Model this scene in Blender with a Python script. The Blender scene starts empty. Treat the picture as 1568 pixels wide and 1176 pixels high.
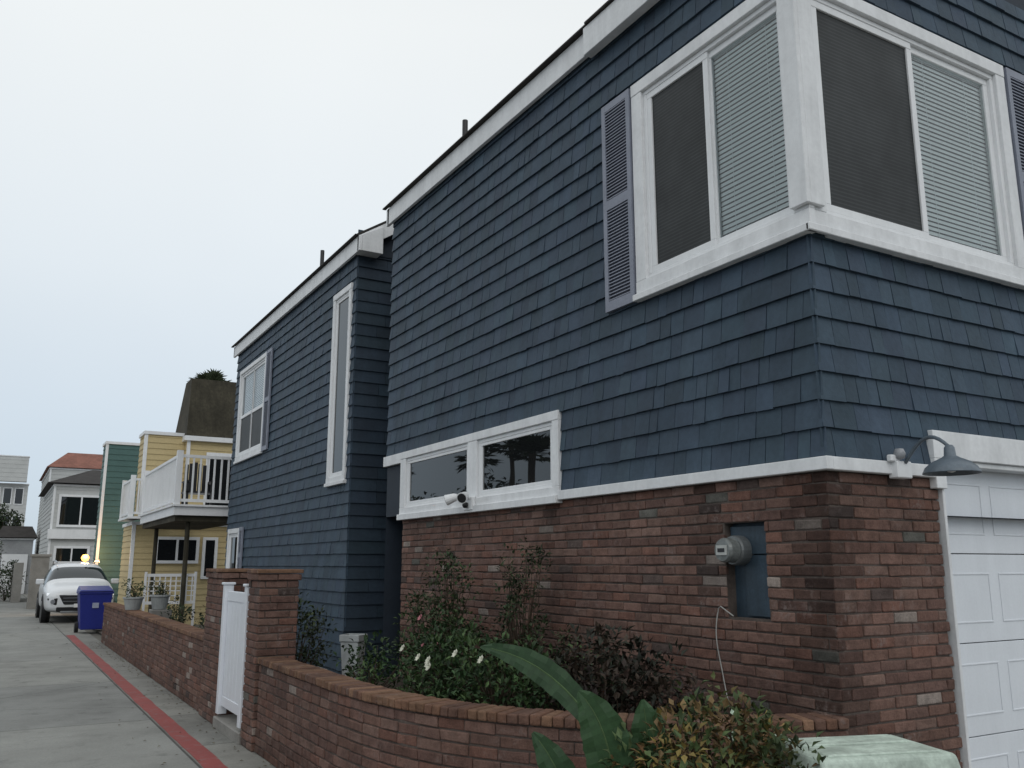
import bpy, bmesh, math, random
from mathutils import Vector, Matrix, noise
random.seed(7)
R=random.random
def U(a,b): return a+(b-a)*random.random()
scene=bpy.context.scene
scene.view_settings.view_transform='Standard'
scene.view_settings.look='None'
scene.view_settings.exposure=0
# ------------------------------------------------------------ materials
def newmat(name):
    m=bpy.data.materials.new(name); m.use_nodes=True
    nt=m.node_tree; b=nt.nodes['Principled BSDF']
    return m,nt,b
def N(nt,t,**kw):
    n=nt.nodes.new(t)
    for k,v in kw.items(): setattr(n,k,v)
    return n
def L(nt,a,b): nt.links.new(a,b)
def noise_node(nt,scale,detail=6,rough=.6,vec=None):
    n=N(nt,'ShaderNodeTexNoise'); n.inputs['Scale'].default_value=scale
    n.inputs['Detail'].default_value=detail; n.inputs['Roughness'].default_value=rough
    if vec: L(nt,vec,n.inputs['Vector'])
    return n
def ramp(nt,fac,stops):
    r=N(nt,'ShaderNodeValToRGB'); e=r.color_ramp.elements
    while len(e)<len(stops): e.new(.5)
    for i,(p,c) in enumerate(stops):
        e[i].position=p; e[i].color=(c[0],c[1],c[2],1) if hasattr(c,'__len__') else (c,c,c,1)
    L(nt,fac,r.inputs[0]); return r
def mixc(nt,mode,fac,a,b):
    m=N(nt,'ShaderNodeMix',data_type='RGBA',blend_type=mode)
    if hasattr(fac,'links'): L(nt,fac,m.inputs[0])
    else: m.inputs[0].default_value=fac
    for s,v in ((m.inputs[6],a),(m.inputs[7],b)):
        if hasattr(v,'links'): L(nt,v,s)
        else: s.default_value=(v[0],v[1],v[2],1)
    return m.outputs[2]
def surf(name,col,rough=.6,var=.25,scale=3.,fine=40.,bump=.15,metal=0,usecol=False,streak=0,spec=.4,bdist=.01):
    m,nt,b=newmat(name)
    tc=N(nt,'ShaderNodeNewGeometry'); pos=tc.outputs['Position']
    n1=noise_node(nt,scale,8,.6,pos); n2=noise_node(nt,fine,4,.6,pos)
    r1=ramp(nt,n1.outputs[0],[(.3,1-var),(.7,1+var*.4)])
    r2=ramp(nt,n2.outputs[0],[(.3,1-var*.6),(.7,1+var*.3)])
    base=col
    if usecol:
        a=N(nt,'ShaderNodeAttribute',attribute_name='Col'); base=a.outputs['Color']
    c=mixc(nt,'MULTIPLY',1,base,r1.outputs[0]); c=mixc(nt,'MULTIPLY',1,c,r2.outputs[0])
    if streak:
        mp=N(nt,'ShaderNodeMapping'); mp.inputs['Scale'].default_value=(1,1,.12); L(nt,pos,mp.inputs[0])
        n3=noise_node(nt,7,6,.65,mp.outputs[0]); r3=ramp(nt,n3.outputs[0],[(.36,1-streak),(.62,1.)])
        c=mixc(nt,'MULTIPLY',1,c,r3.outputs[0])
    L(nt,c,b.inputs['Base Color'])
    b.inputs['Roughness'].default_value=rough; b.inputs['Metallic'].default_value=metal
    b.inputs['Specular IOR Level'].default_value=spec
    if bump:
        bp=N(nt,'ShaderNodeBump'); bp.inputs['Strength'].default_value=bump; bp.inputs['Distance'].default_value=bdist
        L(nt,n2.outputs[0],bp.inputs['Height']); L(nt,bp.outputs[0],b.inputs['Normal'])
    return m
M={}
M['white']=surf('white_paint',(.80,.81,.82),.45,.06,2.5,30,.05,streak=.06)
M['trimwhite']=surf('trim_white_paint',(.79,.80,.81),.5,.10,3.5,30,.08,streak=.12)
M['door']=surf('garage_door_paint',(.76,.79,.83),.4,.05,1.5,60,.03,streak=.05)
M['navy']=surf('navy_backing',(.02,.030,.045),.7,.2)
M['shutter']=surf('shutter_paint',(.24,.26,.32),.5,.15)
M['mortar']=surf('mortar',(.115,.092,.08),.95,.4,6,50,.5)
M['concrete']=surf('concrete_plain',(.30,.29,.27),.9,.3,2,40,.3)
M['roof']=surf('roof_shingle',(.045,.04,.038),.9,.4,3,30,.5)
M['roofbrown']=surf('roof_brown_shingle',(.065,.058,.040),.95,.45,1.5,14,.6,streak=.3)
M['terracotta']=surf('terracotta_tiles',(.26,.11,.08),.85,.35,2,12,.6)
M['yellow']=surf('yellow_siding',(.56,.45,.24),.7,.12,1,20,.1)
M['green']=surf('teal_siding',(.075,.15,.14),.7,.15,1,20,.1)
M['cream']=surf('offwhite_siding',(.52,.53,.52),.7,.12,1,20,.1)
M['grey']=surf('grey_stucco',(.35,.36,.37),.9,.2,1,20,.2)
M['soil']=surf('soil',(.045,.032,.022),1,.5,4,30,.8)
M['black']=surf('dark_metal',(.02,.02,.022),.4,.1)
M['steel']=surf('weathered_steel',(.22,.235,.24),.45,.25,8,60,.1,metal=.5)
M['lampgrey']=surf('lamp_enamel',(.13,.16,.19),.35,.2,8,60,.05)
M['bluepanel']=surf('meter_box_paint',(.045,.075,.105),.5,.3,6,60,.1,streak=.35)
M['interior']=surf('dark_interior',(.012,.012,.013),1,.1)
M['pot']=surf('pot_glaze',(.38,.40,.40),.5,.15,6,40,.1,streak=.25)
M['utility']=surf('utility_box_pale_green',(.58,.68,.59),.55,.32,9,50,.15,streak=.25)
M['gateW']=surf('gate_vinyl',(.74,.77,.82),.35,.05)
M['binblue']=surf('bin_blue_plastic',(.018,.028,.22),.4,.1)
M['tyre']=surf('tyre',(.018,.018,.019),.8,.1)
M['rim']=surf('rim',(.35,.36,.38),.3,.1,metal=.8)
M['carpaint']=surf('car_white_paint',(.72,.74,.77),.22,.03,1,20,0,spec=.6)
M['carblack']=surf('car_black_trim',(.012,.012,.014),.35,.1)
def colmat(name,rough,var,scale,fine,bump,spec=.3,bdist=.01,streak=0):
    return surf(name,(1,1,1),rough,var,scale,fine,bump,usecol=True,spec=spec,bdist=bdist,streak=streak)
M['shingle']=colmat('shingle_navy_paint',.66,.22,2.2,26,.4,.28,.006,streak=.12)
M['leaf']=colmat('leaf',.55,.25,6,60,.1,.25)
def brickmat():
    m,nt,b=newmat('tumbled_brick')
    g=N(nt,'ShaderNodeNewGeometry'); pos=g.outputs['Position']
    a=N(nt,'ShaderNodeAttribute',attribute_name='Col')
    n1=noise_node(nt,14,8,.65,pos); n2=noise_node(nt,95,5,.7,pos); n3=noise_node(nt,5.5,6,.7,pos); n4=noise_node(nt,38,4,.6,pos); n5=noise_node(nt,1.1,4,.6,pos)
    c=mixc(nt,'MULTIPLY',1,a.outputs['Color'],ramp(nt,n1.outputs[0],[(.28,.6),(.5,.97),(.72,1.25)]).outputs[0])
    c=mixc(nt,'MULTIPLY',1,c,ramp(nt,n2.outputs[0],[(.3,.75),(.7,1.18)]).outputs[0])
    c=mixc(nt,'MULTIPLY',1,c,ramp(nt,n5.outputs[0],[(.35,.80),(.65,1.12)]).outputs[0])
    f=N(nt,'ShaderNodeMath',operation='MULTIPLY')
    L(nt,ramp(nt,n3.outputs[0],[(.53,0),(.70,1)]).outputs[0],f.inputs[0]); L(nt,ramp(nt,n4.outputs[0],[(.45,0),(.62,.6)]).outputs[0],f.inputs[1])
    c=mixc(nt,'MIX',f.outputs[0],c,(.25,.205,.19))
    L(nt,c,b.inputs['Base Color']); b.inputs['Roughness'].default_value=.88; b.inputs['Specular IOR Level'].default_value=.25
    ad=N(nt,'ShaderNodeMath',operation='ADD'); L(nt,n4.outputs[0],ad.inputs[0]); L(nt,n2.outputs[0],ad.inputs[1])
    bp=N(nt,'ShaderNodeBump'); bp.inputs['Strength'].default_value=.7; bp.inputs['Distance'].default_value=.008
    L(nt,ad.outputs[0],bp.inputs['Height']); L(nt,bp.outputs[0],b.inputs['Normal'])
    return m
M['brick']=brickmat()
def glassmat(name,tint,rough=.03,trans=0.,fres=.0):
    m,nt,b=newmat(name)
    out=nt.nodes['Material Output']
    gl=N(nt,'ShaderNodeBsdfGlossy'); gl.inputs['Roughness'].default_value=rough; gl.inputs['Color'].default_value=(.85,.88,.9,1)
    g=N(nt,'ShaderNodeNewGeometry'); nn=noise_node(nt,1.2,2,.5,g.outputs['Position'])
    bp=N(nt,'ShaderNodeBump'); bp.inputs['Strength'].default_value=.08; bp.inputs['Distance'].default_value=.02
    L(nt,nn.outputs[0],bp.inputs['Height']); L(nt,bp.outputs[0],gl.inputs['Normal'])
    if trans: 
        o=N(nt,'ShaderNodeBsdfTransparent'); o.inputs[0].default_value=(trans*.96,trans,trans*.99,1)
    else:
        o=N(nt,'ShaderNodeBsdfDiffuse'); o.inputs[0].default_value=(*tint,1)
    fr=N(nt,'ShaderNodeFresnel'); fr.inputs['IOR'].default_value=1.45
    ad=N(nt,'ShaderNodeMath',operation='ADD'); ad.inputs[1].default_value=fres; L(nt,fr.outputs[0],ad.inputs[0])
    mx=N(nt,'ShaderNodeMixShader'); L(nt,ad.outputs[0],mx.inputs[0]); L(nt,o.outputs[0],mx.inputs[1]); L(nt,gl.outputs[0],mx.inputs[2])
    L(nt,mx.outputs[0],out.inputs[0]); return m
M['glass']=glassmat('window_glass',(0,0,0),.02,.90,.03)
M['darkglass']=glassmat('dark_glass',(.010,.011,.012),.01,0,.03)
M['carglass']=glassmat('car_glass',(.01,.012,.014),.03,0,.05)
def screenmat():
    m,nt,b=newmat('insect_screen')
    g=N(nt,'ShaderNodeNewGeometry')
    sx=N(nt,'ShaderNodeSeparateXYZ'); L(nt,g.outputs['Position'],sx.inputs[0])
    w=N(nt,'ShaderNodeMath',operation='SINE'); mu=N(nt,'ShaderNodeMath',operation='MULTIPLY'); mu.inputs[1].default_value=2*math.pi/.026
    L(nt,sx.outputs[2],mu.inputs[0]); L(nt,mu.outputs[0],w.inputs[0])
    r=ramp(nt,w.outputs[0],[(.0,(.026,.029,.030)),(.9,(.046,.049,.050))])
    n=noise_node(nt,2.5,5,.6,g.outputs['Position']); r2=ramp(nt,n.outputs[0],[(.3,.6),(.7,1.25)])
    L(nt,mixc(nt,'MULTIPLY',1,r.outputs[0],r2.outputs[0]),b.inputs['Base Color'])
    b.inputs['Roughness'].default_value=.5; b.inputs['Specular IOR Level'].default_value=.25
    return m
M['screen']=screenmat()
M['blind']=surf('blind_slats',(.86,.90,.91),.6,.05)
def emis(name,col,s):
    m,nt,b=newmat(name); b.inputs['Emission Color'].default_value=(*col,1); b.inputs['Emission Strength'].default_value=s
    b.inputs['Base Color'].default_value=(*col,1); return m
# ------------------------------------------------------------ mesh builder
class MB:
    def __init__(s): s.v=[];s.f=[];s.c=[];s.m=[]
    def face(s,pts,col=(1,1,1),mi=0):
        k=len(s.v); s.v+= [tuple(p) for p in pts]; s.f.append(tuple(range(k,k+len(pts)))); s.c.append(col); s.m.append(mi)
    def box8(s,p,col=(1,1,1),mi=0):
        k=len(s.v); s.v+=[tuple(q) for q in p]
        for f in ((0,3,2,1),(4,5,6,7),(0,1,5,4),(1,2,6,5),(2,3,7,6),(3,0,4,7)):
            s.f.append(tuple(k+i for i in f)); s.c.append(col); s.m.append(mi)
    def box(s,x0,x1,y0,y1,z0,z1,col=(1,1,1),mi=0):
        s.box8([(x0,y0,z0),(x1,y0,z0),(x1,y1,z0),(x0,y1,z0),(x0,y0,z1),(x1,y0,z1),(x1,y1,z1),(x0,y1,z1)],col,mi)
    def pbox(s,P,u0,u1,n0,n1,z0,z1,col=(1,1,1),mi=0):
        s.box8([P(u0,n0,z0),P(u1,n0,z0),P(u1,n1,z0),P(u0,n1,z0),P(u0,n0,z1),P(u1,n0,z1),P(u1,n1,z1),P(u0,n1,z1)],col,mi)
    def tube(s,pts,r,seg=8,col=(1,1,1),mi=0,caps=True):
        rings=[]
        pts=[Vector(p) for p in pts]
        if not hasattr(r,'__len__'): r=[r]*len(pts)
        for i,p in enumerate(pts):
            d=(pts[min(i+1,len(pts)-1)]-pts[max(i-1,0)]).normalized()
            up=Vector((0,0,1)) if abs(d.z)<.9 else Vector((1,0,0))
            a=d.cross(up).normalized(); b=d.cross(a)
            k=len(s.v)
            for j in range(seg):
                t=2*math.pi*j/seg; s.v.append(tuple(p+(a*math.cos(t)+b*math.sin(t))*r[i]))
            rings.append(k)
        for i in range(len(rings)-1):
            for j in range(seg):
                s.f.append((rings[i]+j,rings[i]+(j+1)%seg,rings[i+1]+(j+1)%seg,rings[i+1]+j)); s.c.append(col); s.m.append(mi)
        if caps:
            for k in (rings[0],rings[-1]):
                s.f.append(tuple(k+j for j in range(seg))); s.c.append(col); s.m.append(mi)
    def lathe(s,cx,cy,prof,seg=20,col=(1,1,1),mi=0,T=None):
        rings=[]
        for r,z in prof:
            k=len(s.v)
            for j in range(seg):
                t=2*math.pi*j/seg; p=Vector((cx+r*math.cos(t),cy+r*math.sin(t),z))
                if T: p=T@p
                s.v.append(tuple(p))
            rings.append(k)
        for i in range(len(rings)-1):
            for j in range(seg):
                s.f.append((rings[i]+j,rings[i]+(j+1)%seg,rings[i+1]+(j+1)%seg,rings[i+1]+j)); s.c.append(col); s.m.append(mi)
        for k in (rings[0],rings[-1]):
            s.f.append(tuple(k+j for j in range(seg))); s.c.append(col); s.m.append(mi)
    def obj(s,name,mats,parent=None,bevel=0,smooth=False,recalc=True,seg=1):
        me=bpy.data.meshes.new(name); me.from_pydata(s.v,[],s.f)
        if not isinstance(mats,(list,tuple)): mats=[mats]
        for m in mats: me.materials.append(M[m] if isinstance(m,str) else m)
        me.polygons.foreach_set('material_index',s.m)
        ca=me.color_attributes.new('Col','FLOAT_COLOR','CORNER')
        buf=[]
        for f,c in zip(s.f,s.c): buf+= [c[0],c[1],c[2],1.0]*len(f)
        ca.data.foreach_set('color',buf)
        if smooth: me.polygons.foreach_set('use_smooth',[True]*len(me.polygons))
        me.update()
        if recalc:
            bm=bmesh.new(); bm.from_mesh(me); bmesh.ops.recalc_face_normals(bm,faces=bm.faces); bm.to_mesh(me); bm.free()
        o=bpy.data.objects.new(name,me); scene.collection.objects.link(o)
        if parent: o.parent=parent
        if bevel:
            b=o.modifiers.new('b','BEVEL'); b.width=bevel; b.segments=seg; b.limit_method='ANGLE'; b.angle_limit=math.radians(40)
        return o
def empty(name,loc=(0,0,0)):
    e=bpy.data.objects.new(name,None); scene.collection.objects.link(e); return e
# ------------------------------------------------------------ wall helpers
WX,CY=4.03,3.43
PA=lambda u,n,z:(WX-n,u,z)
PF=lambda u,n,z:(u,CY-n,z)
def sheet(mb,P,u0,u1,z0,z1,rects,depth=.12,n=0):
    us=sorted(set([u0,u1]+[v for r in rects for v in (r[0],r[1]) if u0<v<u1])); zs=sorted(set([z0,z1]+[v for r in rects for v in (r[2],r[3]) if z0<v<z1]))
    for i in range(len(us)-1):
        for j in range(len(zs)-1):
            cu=(us[i]+us[i+1])/2; cz=(zs[j]+zs[j+1])/2
            if any(r[0]<cu<r[1] and r[2]<cz<r[3] for r in rects): continue
            mb.face([P(us[i],n,zs[j]),P(us[i+1],n,zs[j]),P(us[i+1],n,zs[j+1]),P(us[i],n,zs[j+1])])
    for r in rects:
        a,b,c,d=r[:4]
        mb.face([P(a,n,c),P(a,n,d),P(a,n-depth,d),P(a,n-depth,c)]); mb.face([P(b,n,c),P(b,n,d),P(b,n-depth,d),P(b,n-depth,c)])
        mb.face([P(a,n,c),P(b,n,c),P(b,n-depth,c),P(a,n-depth,c)]); mb.face([P(a,n,d),P(b,n,d),P(b,n-depth,d),P(a,n-depth,d)])
NAVY=(.051,.079,.112)
def shingles(mb,P,u0,u1,z0,z1,rects,course=.165,wmin=.085,wmax=.22,base=NAVY):
    z=z0
    while z<z1-.01:
        zt=min(z+course,z1)
        u=u0
        ph=U(0,9)
        while u<u1-.001:
            w=U(wmin,wmax)
            if u1-(u+w)<.06: w=u1-u
            gp=U(.0012,.0034)
            ua,ub=u+gp,u+w-gp
            u+=w
            dz=random.choice((0,0,0,U(-.002,.002),U(-.006,.004)))+.0025*noise.noise(Vector((u*.8,z*3,ph)))
            pieces=[(ua,ub,z,zt)]
            for r in rects:
                new=[]
                for (a,b,c,d) in pieces:
                    if b<=r[0] or a>=r[1] or d<=r[2] or c>=r[3]: new.append((a,b,c,d)); continue
                    if a<r[0]: new.append((a,r[0],c,d))
                    if b>r[1]: new.append((r[1],b,c,d))
                    aa,bb=max(a,r[0]),min(b,r[1])
                    if c<r[2]: new.append((aa,bb,c,r[2]))
                    if d>r[3]: new.append((aa,bb,r[3],d))
                pieces=new
            v=U(.86,1.12); t=U(.016,.024); col=tuple(ch*v*U(.97,1.03) for ch in base)
            for (a,b,c,d) in pieces:
                if b-a<.004 or d-c<.004: continue
                f0=1-(c-z)/course; f1=1-(d-z)/course
                t0=.004+t*f0; t1=.004+t*f1; tilt=U(-.0015,.0015)
                zc=c+(dz if c==z else 0); sk=U(-.001,.001) if c==z else 0
                mb.box8([P(a,-.004,zc-sk),P(b,-.004,zc+sk),P(b,t0+tilt,zc+sk),P(a,t0-tilt,zc-sk),P(a,-.004,d),P(b,-.004,d),P(b,t1,d),P(a,t1,d)],col)
        z+=course
BR=[(.175,.102,.080),(.160,.091,.073),(.195,.115,.092),(.145,.085,.070),(.175,.106,.086),(.200,.125,.101),(.165,.099,.082),(.185,.097,.074)]
def brickcol(stain=0):
    c=random.choice(BR); r=R()
    if r<.02: c=(.30,.25,.22)
    elif r<.045: c=(.10,.072,.064)
    elif r<.055: c=(.13,.125,.11)
    v=U(.86,1.1)*(1-stain)
    return tuple(x*v for x in c)
class Path:
    def __init__(s,pts):
        s.p=[Vector((a,b,0)) for a,b in pts]; s.l=[0]
        for i in range(1,len(s.p)): s.l.append(s.l[-1]+(s.p[i]-s.p[i-1]).length)
        s.len=s.l[-1]
        s.nv=[]
        for i in range(len(s.p)):
            d=(s.p[min(i+1,len(s.p)-1)]-s.p[max(i-1,0)]).normalized(); s.nv.append(Vector((d.y,-d.x,0)))
    def __call__(s,u,n,z):
        u=max(0,min(s.len,u)); i=0
        while i<len(s.l)-2 and s.l[i+1]<u: i+=1
        t=(u-s.l[i])/(s.l[i+1]-s.l[i]); p=s.p[i].lerp(s.p[i+1],t); nn=s.nv[i].lerp(s.nv[i+1],t).normalized() if len(s.p)>2 else s.nv[0]
        q=p+nn*n; return (q.x,q.y,z)
def bricks(mb,P,u0,u1,z0,z1,rects=(),ch=.0665,bl=.205,stain=None,tooth=0,thick=.03):
    n=max(1,round((z1-z0)/ch)); ch=(z1-z0)/n
    for k in range(n):
        z=z0+k*ch; u=u0-(bl/2 if k%2 else 0)-U(0,.03); ph=k*1.7
        end=u1+(U(0,tooth) if tooth else 0)
        while u<end-.01:
            w=bl*U(.90,1.10); a=max(u,u0)+.003; b=min(u+w,end)-.003; u+=w
            if b-a<.02: continue
            segs=[(a,b)]
            for r in rects:
                if z+ch<=r[2]+.01 or z>=r[3]-.01: continue
                ns=[]
                for (a2,b2) in segs:
                    if b2<=r[0] or a2>=r[1]: ns.append((a2,b2)); continue
                    if a2<r[0]: ns.append((a2,r[0]))
                    if b2>r[1]: ns.append((r[1],b2))
                segs=ns
            for a2,b2 in segs:
                if b2-a2<.015: continue
                st=stain((a2+b2)/2,z) if stain else 0
                c=brickcol(st)
                t=U(-.002,.005); j=lambda:U(-.0035,.0035)
                zw=.003*noise.noise(Vector((a2*1.3,ph,2))); zz0,zz1=z+.004+zw,z+ch-.005+zw
                mb.box8([P(a2,-thick,zz0),P(b2,-thick,zz0),P(b2+j()*.5,t+j(),zz0+j()),P(a2+j()*.5,t+j(),zz0+j()),
                         P(a2,-thick,zz1),P(b2,-thick,zz1),P(b2+j()*.5,t+j(),zz1+j()),P(a2+j()*.5,t+j(),zz1+j())],c)
# ------------------------------------------------------------ BLUE HOUSE
house=empty('blue_shingle_house')
uw_A=(3.49,4.91,3.68,5.20); uw_F=(4.15,6.13,3.68,5.20)
lw1=(6.24,7.60,2.24,2.80); lw2=(7.80,9.36,2.24,2.80)
tall=(11.53,12.12,2.80,5.42); far=(16.05,17.9,3.70,5.38); flow=(17.35,18.1,1.35,2.2)
mb=MB()
sheet(mb,PA,3.43,10.0,2.16,6.0,[uw_A,lw1,lw2])
sheet(mb,PF,4.03,8.5,2.16,6.0,[uw_F,(5.05,7.45,1.9,2.24)])
sheet(mb,PA,11.3,18.4,0,6.0,[tall,far,flow])
PL=lambda u,n,z:(u,11.3-n,z)
sheet(mb,PL,4.03,9.0,0,6.0,[])
sheet(mb,lambda u,n,z:(u,10.0+n,z),4.03,9,0,6,[])
sheet(mb,lambda u,n,z:(u,18.4+n,z),4.03,12,0,6,[])
mb.face([(5.9,9.5,0),(5.9,11.4,0),(5.9,11.4,6),(5.9,9.5,6)])
mb.face([(4.03,9.5,2.75),(4.03,10,2.75),(5.9,10,2.75),(5.9,9.5,2.75)])
mb.face([(12,3.43,0),(12,18.4,0),(12,18.4,6),(12,3.43,6)])
mb.obj('wall_backing','navy',house,recalc=False)
mb=MB()
shingles(mb,PA,3.408,10.0,2.205,5.95,[(3.36,5.03,3.56,5.30),(6.14,9.5,2.1,2.87),(9.45,10.1,2.1,2.78)])
shingles(mb,PF,4.008,8.5,2.205,5.95,[(4.0,6.22,3.56,5.30),(4.95,7.6,1.9,2.42)],base=tuple(c*1.08 for c in NAVY))  # same navy, front face lightened: the brighter light is put into the colour
shingles(mb,PA,11.278,18.42,.1,5.92,[(11.44,12.2,2.72,5.5),(15.95,18.0,3.6,5.46),(17.25,18.2,1.25,2.3)])
shingles(mb,PL,4.008,6.6,.1,6.25,[],wmin=.3,wmax=.7,base=tuple(c*.7 for c in NAVY))  # same navy darkened: shade of the recess painted into the shingle colour
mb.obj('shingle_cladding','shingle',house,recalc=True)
def gable(y0,y1,name):
    rx=8.0; sl=math.tan(math.radians(33)); ez=6.09; ex=3.93; zr=ez+(rx-ex)*sl
    mb=MB(); t=.03
    for sgn in (0,1):
        xa,xb=(ex,rx) if not sgn else (2*rx-ex,rx)
        mb.box8([(xa,y0,ez),(xb,y0,zr),(xb,y1,zr),(xa,y1,ez),(xa,y0,ez+t),(xb,y0,zr+t),(xb,y1,zr+t),(xa,y1,ez+t)])
    mb.obj(name,'roof',house)
    mb=MB()
    for yy in (y0+.14,y1-.1):
        mb.face([(4.03,yy,5.9),(12,yy,5.9),(12,yy,6.1),(rx,yy,zr-.05),(4.03,yy,6.1)])
    mb.obj(name+'_gable','navy',house,recalc=False)
    mb=MB()
    for yy in (y0,y1-.04):
        w=.22
        mb.box8([(ex+.02,yy-.02,ez-w),(rx,yy-.02,zr-w),(rx,yy+.02,zr-w),(ex+.02,yy+.02,ez-w),(ex+.02,yy-.02,ez-.003),(rx,yy-.02,zr-.003),(rx,yy+.02,zr-.003),(ex+.02,yy+.02,ez-.003)])
    mb.obj(name+'_rake','trimwhite',house)
gable(3.3,10.06,'main_roof'); gable(11.12,18.55,'rear_roof')
mb=MB()
mb.box(3.95,3.99,5.56,10.08,5.865,6.088); mb.box(3.905,3.99,3.0,5.555,5.83,6.085)
mb.box(3.95,3.99,11.06,18.55,5.865,6.088)
mb.box(3.99,4.03,3.3,10.04,5.90,5.93); mb.box(3.99,4.03,11.15,18.5,5.90,5.93)
mb.box8([(3.993,11.062,5.867),(4.30,11.062,5.867),(4.30,11.095,5.867),(3.993,11.095,5.867),(3.993,11.062,6.10),(4.30,11.062,6.275),(4.30,11.095,6.275),(3.993,11.095,6.10)])
mb.box(3.995,4.295,11.10,11.29,5.87,5.895)
mb.obj('fascia','trimwhite',house,bevel=.004)
mb=MB(); mb.box(3.90,3.945,5.5,10.1,6.091,6.106); mb.box(3.88,3.945,3.0,5.5,6.09,6.106); mb.box(3.90,3.945,11.1,18.6,6.091,6.106)
mb.obj('roof_edge','roof',house)
mb=MB(); mb.tube([(4.5,8.95,6.2),(4.5,8.95,6.97)],.035,10); mb.tube([(4.5,14.5,6.2),(4.5,14.5,7.05)],.035,10)
mb.obj('vent_pipes','black',house)
mb=MB()
mb.pbox(PA,3.37,6.14,0.0,.055,2.125,2.2); mb.pbox(PF,4.033,4.945,.0,.055,2.125,2.2)
mb.pbox(PA,6.142,9.5,0,.075,2.10,2.165)
mb.pbox(PA,9.5,10.03,0,.045,2.76,2.88)
mb.obj('water_table_trim','trimwhite',house,bevel=.004)
def outward(P,pts):
    a,b,c=[Vector(p) for p in pts[:3]]; nrm=(b-a).cross(c-a); o=Vector(P(0,1,0))-Vector(P(0,0,0))
    return pts if nrm.dot(o)>0 else list(reversed(pts))
def window(name,P,cut,trim,panes,sill=.0,proud=.05,sash=.05):
    a,b,c,d=cut; tl,tr,tb,tt=trim
    w=empty(name); w.parent=house
    mb=MB()
    mb.pbox(P,a-tl,b+tr,0,proud,d,d+tt); mb.pbox(P,a-tl,b+tr,0,proud,c-tb,c)
    if tl: mb.pbox(P,a-tl,a,0,proud-.003,c+.0005,d-.0005)
    if tr: mb.pbox(P,b,b+tr,0,proud-.003,c+.0005,d-.0005)
    if sill: mb.pbox(P,a-tl-.01,b+tr+.01,0,proud+sill,c-tb-.03,c-tb+.018)
    mb.obj('casing','trimwhite',w,bevel=.004)
    mb=MB(); f=.035
    mb.pbox(P,a,b,-.07,.02,c,c+f); mb.pbox(P,a,b,-.07,.02,d-f,d); mb.pbox(P,a,a+f,-.07,.019,c+f,d-f); mb.pbox(P,b-f,b,-.07,.019,c+f,d-f)
    for (p0,p1,q0,q1,kind,n) in panes:
        s=sash
        mb.pbox(P,p0,p1,n-.02,n+.015,q0,q0+s); mb.pbox(P,p0,p1,n-.02,n+.015,q1-s,q1)
        mb.pbox(P,p0,p0+s,n-.02,n+.014,q0+s,q1-s); mb.pbox(P,p1-s,p1,n-.02,n+.014,q0+s,q1-s)
    mb.obj('frame','white',w,bevel=.003)
    for i,(p0,p1,q0,q1,kind,n) in enumerate(panes):
        s=sash-.004; g=MB()
        g.face(outward(P,[P(p0+s,n,q0+s),P(p1-s,n,q0+s),P(p1-s,n,q1-s),P(p0+s,n,q1-s)]))
        g.obj('pane_'+str(i),{'screen':'screen','blind':'glass','dark':'darkglass','clear':'glass'}[kind],w,recalc=False)
        if kind in('blind',):
            bl=MB(); z=q0+s
            while z<q1-s-.01:
                v=U(-.001,.001)
                bl.box8([P(p0+.02,-.046,z),P(p1-.02,-.046,z+v),P(p1-.02,-.054,z+.027+v),P(p0+.02,-.054,z+.027),P(p0+.02,-.046,z+.002),P(p1-.02,-.046,z+.002+v),P(p1-.02,-.054,z+.029+v),P(p0+.02,-.054,z+.029)]); z+=.0345
            for u in (p0+(p1-p0)*.25,p0+(p1-p0)*.75): bl.pbox(P,u-.001,u+.001,-.045,-.043,q0+s,q1-s)
            bl.obj('blinds','blind',w,recalc=False)
    bk=MB(); bk.face([P(a,-.115,c),P(b,-.115,c),P(b,-.115,d),P(a,-.115,d)]); 
    bk.obj('room_dark','interior',w,recalc=False)
f=.035
window('corner_window_side',PA,uw_A,(.12,.12,.12,.10),[(4.20,4.91-f,3.68+f,5.20-f,'screen',.0),(3.49+f,4.24,3.68+f,5.20-f,'blind',-.022)],sill=.03)
window('corner_window_front',PF,uw_F,(.0,.11,.12,.10),[(4.15+f,5.18,3.68+f,5.20-f,'screen',.0),(5.14,6.13-f,3.68+f,5.20-f,'blind',-.022)],sill=.03)
mb=MB(); mb.box(4.0325,4.15,3.383,3.43,3.681,5.199); mb.box(4.0325,4.16,3.38,3.43,3.56,3.68); mb.box(4.0325,4.16,3.38,3.43,5.2,5.3); 
mb.box(3.948,3.979,3.35,3.49,3.70,5.19); mb.box(3.978,4.10,3.35,3.38,3.70,5.19); mb.box(3.95,4.14,3.35,3.38,3.53,3.578)
mb.obj('corner_post','trimwhite',house,bevel=.005)
window('lower_window_near',PA,lw1,(.10,.10,.09,.08),[(6.24+f,7.60-f,2.24+f,2.80-f,'dark',.0)],sash=.03,proud=.045)
window('lower_window_far',PA,lw2,(.0997,.14,.09,.08),[(7.80+f,9.36-f,2.24+f,2.80-f,'dark',.0)],sash=.03,proud=.045)
window('tall_window',PA,tall,(.09,.09,.09,.09),[(11.53+f,12.12-f,2.80+f,5.42-f,'dark',.0)],sash=.03,proud=.045,sill=.02)
window('rear_window',PA,far,(.10,.10,.10,.08),[(16.05+f,16.99,3.70+f,4.5,'screen',.0),(16.96,17.9-f,3.70+f,4.5,'screen',.0),(16.05+f,16.99,4.48,5.38-f,'blind',-.01),(16.96,17.9-f,4.48,5.38-f,'blind',-.01)],sash=.045,proud=.045,sill=.02)
window('rear_low_window',PA,flow,(.09,.09,.09,.09),[(17.35+f,18.1-f,1.35+f,2.2-f,'dark',.0)],sash=.04)
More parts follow.
